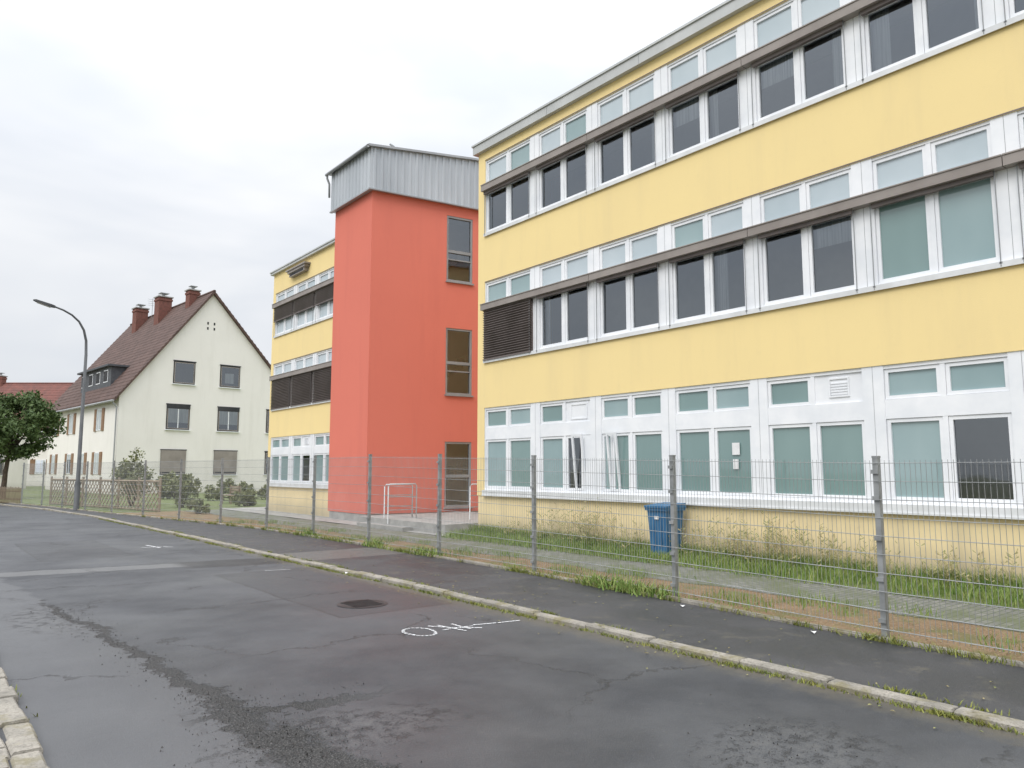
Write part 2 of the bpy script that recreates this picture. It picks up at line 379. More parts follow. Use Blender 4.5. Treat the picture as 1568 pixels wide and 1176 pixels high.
o=P('manhole_cover',M['manhole'])
cx,cy=4.69,8.97
for k in range(28):
    a,b=2*math.pi*k/28,2*math.pi*(k+1)/28
    for r0,r1,z0,z1 in ((0,.25,.005,.005),(.25,.27,.003,.003),(.27,.32,.006,.006)):
        o.poly([(cx+r0*math.cos(a),cy+r0*math.sin(a),z0),(cx+r1*math.cos(a),cy+r1*math.sin(a),z1),(cx+r1*math.cos(b),cy+r1*math.sin(b),z1),(cx+r0*math.cos(b),cy+r0*math.sin(b),z0)] if r0>0 else [(cx,cy,z0),(cx+r1*math.cos(a),cy+r1*math.sin(a),z1),(cx+r1*math.cos(b),cy+r1*math.sin(b),z1)])
for i in range(-4,5): 
    o.box(cx-.2,cx+.2,cy+i*.05-.008,cy+i*.05+.008,.005,.011)
o.done()
o=P('road_marking',M['paint'])
def line(pts,w,z=.005):
    for a,b in zip(pts,pts[1:]):
        a=Vector(a);b=Vector(b);d=(b-a).normalized();nn=Vector((-d.y,d.x))*w/2; a=a-d*w*.3; b=b+d*w*.3
        o.poly([(a.x+nn.x,a.y+nn.y,z),(a.x-nn.x,a.y-nn.y,z),(b.x-nn.x,b.y-nn.y,z),(b.x+nn.x,b.y+nn.y,z)])
line([(4.37+.15*math.cos(t)*(1+.06*math.sin(3*t)),7.06+.22*math.sin(t)) for t in [2*math.pi*k/22 for k in range(23)]],.036)
line([(4.60,7.25),(4.75,7.03),(5.0,6.82)],.028,.0055)
line([(4.62,6.98),(4.80,6.98),(4.98,6.96)],.028,.006)
line([(4.70,7.22),(4.74,7.0),(4.78,6.80)],.026,.0065)
line([(4.86,7.18),(4.86,7.0),(4.88,6.85)],.026,.007)
line([(5.03,7.0),(5.3,6.93),(5.58,6.88)],.032)
line([(4.2,18.4),(4.6,18.3),(4.75,18.1)],.05); line([(4.4,18.9),(4.5,18.1)],.05,.006)
line([(4.9,12.9),(5.3,12.8)],.025,.005)
o.done()
rnd=random.Random(77); pb=P('asphalt_crumbs',M['pebble'])
for _ in range(2200):
    q=rnd.random()
    if q<.3: y=rnd.uniform(3.8,11); x=1.8-(y-7.5)*.065+rnd.gauss(0,.12)
    elif q<.65: y=rnd.uniform(3.8,6.3); x=1.85-(y-7.5)*.065+rnd.gauss(0,.16)
    elif q<.85: x=2.0+rnd.gauss(0,.24); y=4.9+rnd.gauss(0,.22)
    elif q<.93: x=4.35+rnd.gauss(0,.3); y=2.75+rnd.gauss(0,.25)
    else: x=rnd.uniform(1.8,3.0); y=5.5+rnd.gauss(0,.14)
    s=rnd.uniform(.003,.010)*(1.5 if rnd.random()<.06 else 1)
    q=[Vector((x+rnd.uniform(-s,s),y+rnd.uniform(-s,s),rnd.uniform(0,.3)*s)) for _k in range(3)]+[Vector((x,y,s*rnd.uniform(.8,1.6)))]
    i=len(pb.v); pb.v+=[tuple(v) for v in q]; pb.f+=[(i,i+1,i+3),(i+1,i+2,i+3),(i+2,i,i+3)]
pb.done()

# ------------------------------------------------------------------ school buildings
PX=11.83; BAY=2.06
def build_block(root,ya,ys_win,nb,floors,ground,rooftop,fasc,ylow,lowered=(),half=(),teal_from=99,seed=1):
    rnd=random.Random(seed)
    yb=ys_win-nb*BAY
    W=P('walls',M['yellow'],root); PL=P('plinth',M['yellowpale'],root); FR=P('window_frames',M['white'],root)
    GL=P('window_glass',M['glass'],root); SI=P('sills',M['sill'],root); BX=P('blind_boxes',M['brown'],root); SL=P('blinds',M['slat'],root)
    TE=P('teal_blind_panes',M['teal'],root); TB=P('light_blind_panes',M['tealb'],root); PA=P('pale_blind_panes',M['pale'],root); CU=P('curtains',M['curtain'],root)
    RM=P('rooms',M['room'],root); FA=P('roof_fascia',M['fascia'],root); GD=P('guide_rails',M['greyframe'],root)
    gs,gt=ground
    PL.box(PX+.02,PX+.35,ylow,ya-.02,-.05,gs-.03)
    tops=[gt]+[f['top'] for f in floors]; sills=[f['sill'] for f in floors]+[rooftop-fasc]
    for t,s_ in zip(tops,sills): W.box(PX,PX+.35,ylow,ys_win,t,s_)
    W.box(PX,PX+.35,ys_win,ya,gs-.03,rooftop-fasc)
    W.box(PX+.35,PX+11.5,ya-.3,ya,-.05,rooftop-fasc); W.box(PX+.35,PX+11.5,ylow,ylow+.3,-.05,rooftop-fasc)
    W.box(PX+11.5,PX+11.8,ylow,ya,-.05,rooftop-fasc)
    for t,s_ in zip(tops,sills): RM.box(PX+.35,PX+2.4,ylow+.3,ya-.3,t+.05,s_-.12)
    RM.box(PX+2.4,PX+2.6,ylow+.3,ya-.3,0,rooftop-.5)
    FA.box(PX-.12,PX+11.95,ylow-.12,ya+.12,rooftop-fasc,rooftop-.05); FA.box(PX-.15,PX+11.98,ylow-.15,ya+.15,rooftop-.05,rooftop)
    yy=ya
    while yy>ylow+3:
        GD.box(PX-.123,PX-.10,yy-3.0,yy-2.99,rooftop-fasc+.01,rooftop-.055); yy-=3.0
    x0=PX+.03
    def pane(y0,y1,z0,z1,back,sash=.055,glassx=.085):
        FR.ring(PX+.05,PX+.12,y0+.004,y1-.004,z0+.004,z1-.004,sash)
        tl=rnd.uniform(-.004,.004); tv=rnd.uniform(-.004,.004)
        (GL if back is None else back).poly([(PX+glassx-tl,y0+.03,z0+.03),(PX+glassx-tl+tv,y0+.03,z1-.03),(PX+glassx+tl+tv,y1-.03,z1-.03),(PX+glassx+tl,y1-.03,z0+.03)])
    def vert(yc,hw,z0,z1,dx=0): FR.box(x0-.012+dx,PX+.16,yc-hw,yc+hw,z0,z1)
    for i in range(nb):
        yh=ys_win-i*BAY; yl=yh-BAY
        h0=.03 if i==0 else .17; a=yl+.17; b=yh-h0
        mid=(a+b)/2
        if i>0:
            vert(yh,.17,gs+.12,gt); GD.box(x0-.014,x0-.0125,yh-.003,yh+.003,gs+.12,gt)
        else: FR.box(x0-.012,PX+.16,yh-.03,yh-.001,gs+.12,gt)
        FR.box(x0,PX+.16,a,b,gt-.06,gt-.001)
        up0=gs+1.72*(gt-gs)/2.26; up1=gt-.06; lo0=gs+.17; lo1=gs+1.42*(gt-gs)/2.26
        FR.box(x0+.003,PX+.16,a,b,lo1,up0)
        FR.box(x0+.003,PX+.16,a,b,gs+.12,lo0)
        FR.box(x0+.006,PX+.16,mid-.035,mid+.035,up0,up1)
        FR.box(x0+.006,PX+.16,mid-.035,mid+.035,lo0,lo1)
        vent = i in (1,4,8)
        if i==1 and nb>4:
            pane(mid+.035,b,up0,up1,TE); FR.box(PX+.06,PX+.1,a,mid-.035,up0,up1)
            FR.ring(PX+.045,PX+.06,a+.12,mid-.2,up0+.06,up1-.06,.03)
            pane(mid+.035,b,lo0,lo1,TB)
            pane(a+.28,mid-.035,lo0,lo1,None)
            FR.box(x0+.012,PX+.14,a,a+.28,lo0,lo1)
        elif i==2 and nb>4:
            pane(mid+.035,b,up0,up1,TB); pane(a,mid-.035,up0,up1,TE)
            pane(b-.30,b,lo0,lo1,TB)
            pane(a,mid-.035,lo0,lo1,TE)
            pane(mid+.035,b-.30,lo0,lo1,TE)
        else:
            if vent:
                pane(mid+.035,b,up0,up1,TE); FR.box(PX+.06,PX+.1,a,mid-.035,up0,up1)
                yc=(a+mid)/2; FR.ring(PX+.04,PX+.06,yc-.2,yc+.15,up0+.1,up1-.06,.025)
                for q in range(5): FR.box(PX+.045,PX+.06,yc-.17,yc+.12,up0+.14+q*.045,up0+.16+q*.045)
            else:
                for (p,q) in ((mid+.035,b),(a,mid-.035)): pane(p,q,up0,up1,rnd.choice([TE,TE,TB]))
            for j,(p,q) in enumerate(((mid+.035,b),(a,mid-.035))):
                bk=rnd.choice([TE,TE,TB]) if not(i==5 and j==1) else None
                if nb<5: bk=rnd.choice([TB,None,TB])
                pane(p,q,lo0,lo1,bk)
        for fi,f in enumerate(floors):
            s0=f['sill']; t0=f['top']; r0,r1=f['rail']
            if i>0:
                vert(yh,.17,s0+.05,t0); GD.box(x0-.014,x0-.0125,yh-.003,yh+.003,s0+.05,t0)
            else: FR.box(x0-.012,PX+.16,yh-.03,yh-.001,s0+.05,t0)
            FR.box(x0,PX+.16,a,b,t0-.05,t0-.001); FR.box(x0,PX+.16,a,b,r1-.06,r1+.03); FR.box(x0,PX+.16,a,b,s0+.05,s0+.09)
            lo=s0+.09; hi=r0+.02
            if hi<r1-.06: FR.box(x0,PX+.16,a,b,hi,r1-.06)
            FR.box(x0+.006,PX+.16,mid-.035,mid+.035,r1+.03,t0-.05); FR.box(x0+.006,PX+.16,mid-.035,mid+.035,lo,hi)
            for j,(p,q) in enumerate(((mid+.035,b),(a,mid-.035))):
                pane(p,q,r1+.03,t0-.05,PA if nb<5 else rnd.choice([PA,PA,PA,TB]))
                if nb<5: bk=PA if fi==1 else None
                elif fi==0 and i>=teal_from: bk=TE if rnd.random()<.4 else TB
                else: bk=None
                pane(p,q,lo,hi,bk)
                if bk is None:
                    c=rnd.random()
                    if c<.55:
                        wq=rnd.uniform(.12,.34); e=q if rnd.random()<.5 else p+wq
                        CU.poly([(PX+.22,e-wq,lo-.05),(PX+.22,e-wq,hi+.05),(PX+.24,e,hi+.05),(PX+.24,e,lo-.05)])
                    elif c<.7:
                        CU.poly([(PX+.20,p-.03,hi-.45),(PX+.20,p-.03,hi+.05),(PX+.20,q+.03,hi+.05),(PX+.20,q+.03,hi-.45)])
            for yg in (yh-.14,yh+.14) if i>0 else (yh-.05,):
                GD.box(PX-.055,PX-.042,yg-.006,yg+.006,s0-.02,r0)
                GD.box(PX-.055,PX+.02,yg-.02,yg+.02,s0+.02,s0+.045)
            if (fi,i) in lowered or (fi,i) in half:
                zb=s0+.06 if (fi,i) in lowered else s0+(r0-s0)*.55
                z=r0
                while z>zb:
                    y0_,y1_=a-.10,b+.10 if i>0 else b
                    SL.poly([(PX-.075,y0_,z-.012),(PX-.075,y1_,z-.012),(PX-.015,y1_,z-.062),(PX-.015,y0_,z-.062)][::-1])
                    SL.box(PX-.082,PX-.074,y0_,y1_,z-.016,z-.004)
                    z-=.062
                SL.box(PX-.08,PX-.01,a-.10,b+.10 if i>0 else b,zb-.03,zb)
                SL.box(PX+.01,PX+.015,a-.10,b+.10 if i>0 else b,zb-.03,r0)
            else:
                SL.box(PX-.075,PX-.005,a-.02,b,r0-.07,r0)
    for f in floors:
        y=ys_win
        while y>yb+.1:
            l=min(BAY*2,y-yb)
            BX.box(PX-.15,PX+.029,y-l+.006,y-.006,f['rail'][0],f['rail'][1]); BX.box(PX-.165,PX+.028,y-l+.006,y-.006,f['rail'][1],f['rail'][1]+.02)
            y-=l
        SI.box(PX-.05,PX+.16,yb,ys_win,f['sill'],f['sill']+.05)
        SI.box(PX-.05,PX-.04,yb,ys_win,f['sill']-.035,f['sill'])
        SL.box(PX-.004,PX-.001,yb,ys_win,f['top'],f['top']+.02)
    SI.box(PX-.06,PX+.16,yb,ys_win,gs,gs+.12); SI.box(PX-.08,PX+.1,yb,ys_win,gs-.03,gs)
    for p in (W,PL,FR,GL,SI,BX,SL,TE,TB,PA,CU,RM,FA,GD): p.done()

main=empty('school_building')
build_block(main,16.35,16.05,12,
  [dict(sill=4.55,top=6.71,rail=(5.92,6.07)),dict(sill=8.0,top=10.12,rail=(9.2,9.36))],(1.07,3.33),10.65,.28,-9.2,
  lowered={(0,0)},teal_from=5,seed=3)
p=P('open_casement',M['white'],main)
for yc,w in ((12.45,.34),(11.38,.30)):
    zt=2.45
    for (y0,y1,z0,z1) in ((yc-w/2,yc-w/2+.05,1.3,zt),(yc+w/2-.05,yc+w/2,1.3,zt),(yc-w/2,yc+w/2,1.25,1.3),(yc-w/2,yc+w/2,zt,zt+.05)):
        f=lambda z:PX+.03-(z-1.3)*.10
        i=len(p.v)
        p.v+=[(f(z0),y0,z0),(f(z0)+.04,y0,z0),(f(z0)+.04,y1,z0),(f(z0),y1,z0),(f(z1),y0,z1),(f(z1)+.04,y0,z1),(f(z1)+.04,y1,z1),(f(z1),y1,z1)]
        for q in ((0,3,2,1),(4,5,6,7),(0,1,5,4),(1,2,6,5),(2,3,7,6),(3,0,4,7)): p.f.append(tuple(i+k for k in q))
p.done()
p=P('paper_notice',M['paper'],main); p.box(PX+.055,PX+.06,8.27,8.43,1.98,2.2); p.box(PX+.055,PX+.06,8.30,8.42,1.72,1.90); p.done()

wing=empty('school_building')
build_block(wing,31.3,31.05,3,
  [dict(sill=4.18,top=6.12,rail=(5.42,5.58)),dict(sill=7.28,top=9.15,rail=(8.50,8.66))],(1.07,3.05),10.15,.14,24.5,
  lowered={(0,0),(0,1),(0,2)},half={(1,0),(1,1),(1,2)},seed=5)
p=P('roof_vent_box',M['brown'],wing); p.box(PX-.22,PX-.003,27.6,29.3,9.62,9.72); p.box(PX-.18,PX-.003,27.7,29.2,9.48,9.62); p.box(PX-.26,PX-.003,27.5,29.4,9.72,9.78); p.done()
p=P('vent_slot',M['dark'],wing); p.box(PX-.184,PX-.18,27.8,29.1,9.51,9.59); p.done()

# ------------------------------------------------------------------ stair tower
tw=empty('stair_tower')
A=(11.6,22.1); sl=-.148
def SP(s,d=0):
    nl=math.hypot(1,sl); return (A[0]+s+ d*sl/nl, A[1]+sl*s - d/nl)
def sidebox(p,s0,s1,d0,d1,z0,z1): p.prism([SP(s0,d1),SP(s1,d1),SP(s1,d0),SP(s0,d0)],z0,z1)
ztop=11.1
p=P('walls',M['red'],tw)
p.prism([A,SP(2.73),SP(2.73,-.3),(A[0]+.3,24.9),(A[0],24.9)],.30,ztop)
sidebox(p,3.74,7,-.3,0,.30,ztop)
for z0,z1 in ((.30,.45),(2.67,4.29),(6.62,8.28),(10.65,ztop)): sidebox(p,2.73,3.74,-.3,0,z0,z1)
p.prism([(18.3,21.1),(18.6,21.1),(18.6,24.9),(18.3,24.9)],.3,ztop); p.prism([(A[0]+.3,24.6),(18.3,24.6),(18.3,24.9),(A[0]+.3,24.9)],.3,ztop)
p.done()
p=P('plinth',M['concrete'],tw); p.prism([(A[0]+.02,A[1]+.02),SP(7,-.02),(18.5,24.8),(A[0]+.02,24.8)],-.05,.30); p.done()
fr=P('window_frames',M['greyframe'],tw); gl=P('window_glass',M['glass'],tw); inn=P('stair_interior',M['room'],tw); st=P('stair_flights',M['concrete'],tw)
for z0,z1,sp in ((8.28,10.65,.53),(4.29,6.62,.55),(.45,2.67,.55)):
    s0,s1=2.73,3.74; w=.07
    sidebox(fr,s0,s1,-.14,-.02,z0,z0+w); sidebox(fr,s0,s1,-.14,-.02,z1-w,z1)
    sidebox(fr,s0,s0+w,-.14,-.02,z0+w,z1-w); sidebox(fr,s1-w,s1,-.14,-.02,z0+w,z1-w)
    zm=z0+(z1-z0)*sp-.12; sidebox(fr,s0+w,s1-w,-.14,-.02,zm-.10,zm+.0); 
    if z0>1: sidebox(fr,s0+w,s1-w,-.13,-.03,zm-.36,zm-.32)
    sidebox(fr,s0-.03,s1+.03,-.05,.07,z0-.05,z0-.002)
    a=SP(s0+.03,-.08); b=SP(s1-.03,-.08)
    gl.poly([(a[0],a[1],z0+.03),(b[0],b[1],z0+.03),(b[0],b[1],z1-.03),(a[0],a[1],z1-.03)])
    for k in range(8):
        q0=SP(2.1+k*.28,-.75)
        zz=z0+.2+k*.17
        st.box(q0[0],q0[0]+.3,q0[1],q0[1]+.9,zz,zz+.16)
sidebox(inn,.5,7,-2.0,-1.9,.3,ztop)
fr.done(); gl.done(); inn.done(); st.done()
p=P('metal_cladding',M['ribs'],tw)
Z0=11.03
def ztop_at(x): return 12.48+(x-11.48)*.085
corner=SP(-.12,.12)
bb=[corner,SP(7.1,.12),(18.75,25.02),(corner[0],25.02)]
p.prism(bb,Z0,[ztop_at(q[0]) for q in bb])
s=0.02
while s<7:
    q=[SP(s-.035,.155),SP(s+.035,.155),SP(s+.06,.121),SP(s-.06,.121)]
    p.prism(q,Z0+.004,ztop_at(A[0]+s)-.02); s+=.25
y=corner[1]+.12
while y<25.0:
    p.prism([(corner[0]-.035,y-.035),(corner[0]-.001,y-.06),(corner[0]-.001,y+.06),(corner[0]-.035,y+.035)][::-1],Z0+.004,ztop_at(corner[0])-.02); y+=.25
p.done()
p=P('roof_cap',M['roofcap'],tw)
c2=SP(-.24,.24); bb=[c2,SP(7.3,.24),(18.9,25.2),(c2[0],25.2)]
p.prism(bb,[ztop_at(q[0])-.005 for q in bb],[ztop_at(q[0])+.07 for q in bb])
p.prism([SP(-.2,.20),SP(7.1,.20),SP(7.1,.10),SP(-.1,.10)],Z0-.04,Z0+.002)
p.prism([(corner[0]-.06,corner[1]-.05),(corner[0]+.05,corner[1]),(corner[0]+.05,25.0),(corner[0]-.06,25.0)],Z0-.043,Z0-.001)
p.done()
p=P('gutter_pipe',M['roofcap'],tw,True)
p.tube([(c2[0]+.0,25.08,12.48),(c2[0]+.0,25.1,12.3),(corner[0]-.05,25.09,12.1),(corner[0]-.04,25.09,11.6)],.04,8)
p.tube([(c2[0]-.02,c2[1]+.02,ztop_at(c2[0])-.01),(c2[0]-.02,25.15,ztop_at(c2[0])-.03)],.055,8); 
p.tube([(12.4,22.15,12.6),(12.4,22.15,12.8),(12.25,22.15,12.85)],.04,6)
p.done()

pf=P('entrance_platform',M['concrete']); pf.box(11.0,15,16.6,21.4,0,.30); pf.box(10.68,11.0,18.2,20.9,0,.15); pf.done()
def railing(x0,y0,x1,y1,zb,zt):
    e=P('handrail',M['rail'],None,True)
    r=.019
    e.tube([(x0,y0,zb),(x0,y0,zt-.06),(x0+(x1-x0)*.05,y0+(y1-y0)*.05,zt),(x0+(x1-x0)*.95,y0+(y1-y0)*.95,zt),(x1,y1,zt-.06),(x1,y1,zb)],r,8)
    for f in (.35,.68): e.tube([(x0,y0,zb+(zt-zb)*f),(x1,y1,zb+(zt-zb)*f)],r*.7,6)
    e.done()
railing(10.95,19.5,11.9,19.5,.15,1.3)
railing(11.05,19.9,12.0,19.9,.30,1.28)
railing(12.7,17.9,14.2,18.0,.30,1.3)
railing(14.3,18.0,14.7,20.0,.30,1.3)

# ------------------------------------------------------------------ mesh fence
fe=empty('metal_mesh_fence')
po=P('posts',M['steel'],fe); wi=P('mesh_wires',M['wire'],fe); cl=P('clamps',M['steel'],fe)
posty=[-13.5,-10.6,-7.7,-4.9,-2.0,.9,3.75,6.57,9.64,12.57,15.5,18.45,21.4,24.3,27.2,30.1,33.0,35.9,38.8,41.7,44.6]
def ftop(y): 
    return 1.83+max(0,min(1,(y-3.75)/12))*.22
for k,y in enumerate(posty):
    x=interp(FN,y); zt=ftop(y)+U(-.01,.01)
    po.prism([(x-.02,y-.028),(x+.04,y-.028),(x+.04,y+.028),(x-.02,y+.028)],-.02,zt); po.prism([(x-.023,y-.031),(x+.043,y-.031),(x+.043,y+.031),(x-.023,y+.031)],zt,zt+.02)
    for zc in (.22,.62,1.02,1.42,zt-.14): cl.box(x-.045,x-.018,y-.035,y+.035,zc-.02,zc+.02)
for a,b in zip(posty,posty[1:]):
    xa,xb=interp(FN,a)-.03,interp(FN,b)-.03; za,zb=ftop(a)-.06,ftop(b)-.06
    n=int(round((b-a)/.05))
    for k in range(1,n):
        t=k/n; x=xa+(xb-xa)*t; y=a+(b-a)*t; zt=za+(zb-za)*t; r=.0026
        i=len(wi.v)
        wi.v+=[(x-r,y,.11),(x+r*.6,y-r,.11),(x+r*.6,y+r,.11),(x-r,y,zt+.03),(x+r*.6,y-r,zt+.03),(x+r*.6,y+r,zt+.03)]
        wi.f+=[(i,i+1,i+4,i+3),(i+1,i+2,i+5,i+4),(i+2,i,i+3,i+5)]
    m=9
    for k in range(m+1):
        for off in (-.007,.007):
            z1=.14+(za-.14)*k/m; z2=.14+(zb-.14)*k/m
            wi.tube([(xa+off,a,z1),(xb+off,b,z2)],.0032,4)
po.done(); wi.done(); cl.done()

# ------------------------------------------------------------------ wheelie bin
bn=empty('wheelie_bin')
p=P('body',M['bin'],bn); bx,by=11.38,9.62
b0=[(bx-.2,by-.18),(bx+.2,by-.18),(bx+.2,by+.18),(bx-.2,by+.18)]; b1=[(bx-.25,by-.23),(bx+.25,by-.23),(bx+.25,by+.23),(bx-.25,by+.23)]
i=len(p.v); p.v+=[(q[0],q[1],.08) for q in b0]+[(q[0],q[1],.98) for q in b1]
p.f+=[(i+3,i+2,i+1,i)]+[(i+k,i+(k+1)%4,i+4+(k+1)%4,i+4+k) for k in range(4)]
p.box(bx-.28,bx+.28,by-.26,by+.26,.94,.99)
for q in (-.08,.08): p.box(bx-.25,bx-.225,by+q-.02,by+q+.02,.3,.9)
p.done()
p=P('lid',M['bin'],bn); p.prism([(bx-.30,by-.27),(bx+.28,by-.27),(bx+.28,by+.27),(bx-.30,by+.27)],.993,[1.03,1.08,1.08,1.03]); p.tube([(bx+.31,by-.25,1.0),(bx+.31,by+.25,1.0)],.02,6); p.done()
p=P('wheels',M['rubber'],bn,False)
for q in (-.22,.22): p.tube([(bx+.2,by+q-.03,.11),(bx+.2,by+q+.03,.11)],.11,14)
p.done()
p=P('label',M['paper'],bn); p.box(bx-.258,bx-.25,by-.05,by+.05,.78,.84); p.done()

# ------------------------------------------------------------------ street lamp
la=empty('street_lamp'); lx,ly=5.69,36.4
p=P('pole',M['lampmetal'],la,True)
p.tube([(lx,ly,0),(lx,ly,1.2),(lx,ly,1.25),(lx,ly,6.6)],[.11,.11,.08,.06],12)
arc=[(lx,ly,6.6),(lx-.03,ly,7.2),(lx-.14,ly,7.65),(lx-.34,ly,8.0),(lx-.62,ly,8.25),(lx-.95,ly,8.42),(lx-1.3,ly,8.53)]
p.tube(arc,[.058,.053,.048,.043,.04,.038,.036],10); p.done()
p=P('lamp_head',M['lampmetal'],la)
h=[(lx-1.25,-.06),(lx-1.4,-.10),(lx-1.95,-.09),(lx-2.05,-.05)]
p.prism([(a,ly+b) for a,b in h]+[(a,ly-b) for a,b in reversed(h)],[8.47,8.49,8.64,8.68]+[8.68,8.64,8.49,8.47],[8.56,8.60,8.73,8.72]+[8.72,8.73,8.60,8.56]); p.done()
p=P('diffuser',M['glassw'],la); p.prism([(lx-1.42,ly-.07),(lx-1.92,ly-.06),(lx-1.92,ly+.06),(lx-1.42,ly+.07)],[8.46,8.60,8.60,8.46],[8.492,8.632,8.632,8.492]); p.done()

# ------------------------------------------------------------------ houses
def house(name,O,ang,width,length,eave,apex,tapex,roofm,windows,side,chim,dorm=None):
    ca,sa=math.cos(ang),math.sin(ang)
    xf=lambda q:(O[0]+q[0]*ca-q[1]*sa, O[1]+q[0]*sa+q[1]*ca, q[2])
    e=empty(name)
    w=P('walls',M['cream'],e,xf=xf)
    w.v=[(0,0,-.1),(width,0,-.1),(width,0,eave),(tapex,0,apex),(0,0,eave),(0,length,-.1),(width,length,-.1),(width,length,eave),(tapex,length,apex),(0,length,eave)]
    w.f=[(0,1,2,3,4),(9,8,7,6,5),(0,4,9,5),(1,6,7,2)]
    w.done()
    r=P('roof',roofm,e,xf=xf); oh=.35; th=.22
    for (ta,sgn) in ((0,-1),(width,1)):
        run=abs(tapex-ta); sl=(apex-eave)/run
        te=ta+sgn*oh; ze=eave-oh*sl
        y0,y1=-oh*.7,length+oh
        i=len(r.v)
        r.v+=[(te,y0,ze+.02),(tapex,y0,apex+.02),(tapex,y1,apex+.02),(te,y1,ze+.02),(te,y0,ze+th),(tapex,y0,apex+th+.03),(tapex,y1,apex+th+.03),(te,y1,ze+th)]
        for q in ((0,3,2,1),(4,5,6,7),(0,1,5,4),(1,2,6,5),(2,3,7,6),(3,0,4,7)): r.f.append(tuple(i+k for k in q))
        n=int(math.hypot(run,apex-eave)/.38)
        for k in range(n):
            f0=k/n; f1=f0+.012
            x0=te+(tapex-te)*f0; z0=ze+(apex-ze)*f0+th; x1=te+(tapex-te)*f1; z1=ze+(apex-ze)*f1+th
            j=len(r.v); r.v+=[(x0,y0,z0+.05),(x0,y1,z0+.05),(x1,y1,z1+.05),(x1,y0,z1+.05),(x0,y0,z0),(x0,y1,z0)]
            r.f+=[(j,j+3,j+2,j+1),(j+4,j,j+1,j+5)]
    r.tube([(tapex,-oh*.7,apex+th),(tapex,length+oh,apex+th)],.12,6)
    r.done()
    g=P('gutter',M['roofcap'],e,xf=xf); sl=(apex-eave)/tapex
    g.tube([(-oh-.08,-.2,eave-oh*sl+.05),(-oh-.08,length+.3,eave-oh*sl+.05)],.08,6); g.tube([(-oh-.08,.05,eave-oh*sl),(-.12,.05,eave-oh*sl-.4),(-.12,.05,.1)],.05,6); g.done()
    f=P('window_frames',M['white'],e,xf=xf); gg=P('window_glass',M['glass'],e,xf=xf); dk=P('window_reveals',M['dark'],e,xf=xf); cu=P('curtains',M['curtain'],e,xf=xf); sh=P('shutters',M['shutter'],e,xf=xf); rl=P('roller_shutters',M['brown'],e,xf=xf)
    for (t,z0,z1,ww,kind) in windows:
        a,b=t-ww/2,t+ww/2
        dk.box(a,b,-.012,-.002,z0,z1)
        for q in ((a+.07,a+.12,z0+.07,z1-.07),(b-.12,b-.07,z0+.07,z1-.07),(a+.12,b-.12,z0+.07,z0+.12),(a+.12,b-.12,z1-.12,z1-.07)): rl.box(q[0],q[1],-.05,-.013,q[2],q[3])
        dk.box(a-.04,b+.04,-.06,-.003,z1,z1+.07); f.box(a-.06,b+.06,-.12,-.003,z0-.06,z0)
        if kind=='blind': rl.box(a,b,-.058,-.051,z0+(z1-z0)*.12,z1)
        if kind=='half': dk.box(a,b,-.058,-.051,z0+(z1-z0)*.84,z1); cu.box(a+.13,b-.13,-.022,-.014,z0+.5,z0+(z1-z0)*.84); f.box((a+b)/2-.03,(a+b)/2+.03,-.048,-.025,z0+.12,z1-.12)
        if kind=='mid': cu.box(a+.4,b-.5,-.02,-.013,z0+.3,z1-.6)
        if kind!='blind': gg.poly([(a+.1,-.03,z0+.1),(b-.1,-.03,z0+.1),(b-.1,-.03,z1-.1),(a+.1,-.03,z1-.1)])
    for (s,z0,z1,ww) in side:
        a,b=s-ww/2,s+ww/2
        dk.box(-.012,-.002,a,b,z0,z1)
        for q in ((a,a+.08,z0,z1),(b-.08,b,z0,z1),(a+.08,b-.08,z0,z0+.08),(a+.08,b-.08,z1-.08,z1),(s-.03,s+.03,z0+.08,z1-.08)): f.box(-.05,-.013,q[0],q[1],q[2],q[3])
        gg.poly([(-.03,a+.05,z0+.05),(-.03,b-.05,z0+.05),(-.03,b-.05,z1-.05),(-.03,a+.05,z1-.05)])
        sh.box(-.07,-.004,a-.55,a-.03,z0-.03,z1+.03); sh.box(-.07,-.004,b+.03,b+.55,z0-.03,z1+.03)
    for q in (f,gg,dk,cu,sh,rl): q.done()
    c=P('chimneys',M['brick'],e,xf=xf); cc=P('chimney_caps',M['concrete'],e,xf=xf); cp=P('chimney_pots',M['roofcap'],e,xf=xf)
    for (t,s,zt,w_) in chim:
        c.box(t-w_/2,t+w_/2,s-w_/2,s+w_/2,apex-3,zt); c.box(t-w_/2-.05,t+w_/2+.05,s-w_/2-.05,s+w_/2+.05,zt-.3,zt-.12)
        cc.box(t-w_/2-.09,t+w_/2+.09,s-w_/2-.09,s+w_/2+.09,zt,zt+.09); cp.tube([(t,s,zt+.09),(t,s,zt+.35)],.13,8)
        cp.box(t-w_/3,t+w_/3,s-w_/3,s+w_/3,zt+.37,zt+.42)
    for q in (c,cc,cp): q.done()
    if dorm:
        s0,s1,z0,z1=dorm; sl=(apex-eave)/tapex
        d=P('dormer',M['slate'],e,xf=xf); x0=(z0-eave)/sl; 
        d.box(x0-.1,tapex-.4,s0,s1,z0,z1); d.box(x0-.4,tapex-.3,s0-.2,s1+.2,z1,z1+.14); d.done()
        d=P('dormer_windows',M['white'],e,xf=xf); g2=P('dormer_glass',M['dark'],e,xf=xf)
        k=s0+.7
        while k<s1-1:
            d.box(x0-.13,x0-.102,k,k+1.0,z0+.45,z1-.2); g2.box(x0-.15,x0-.135,k+.08,k+.92,z0+.53,z1-.28); k+=1.9
        d.done(); g2.done()
    if windows and name=='residential_house':
        d=P('vent_holes',M['dark'],e,xf=xf)
        for t,z in ((6.0,12.9),(6.5,12.9),(6.0,12.5),(6.5,12.5)): d.box(t-.06,t+.06,-.01,-.002,z-.1,z+.1)
        d.done()
    return e,xf
ang=math.radians(5.65)
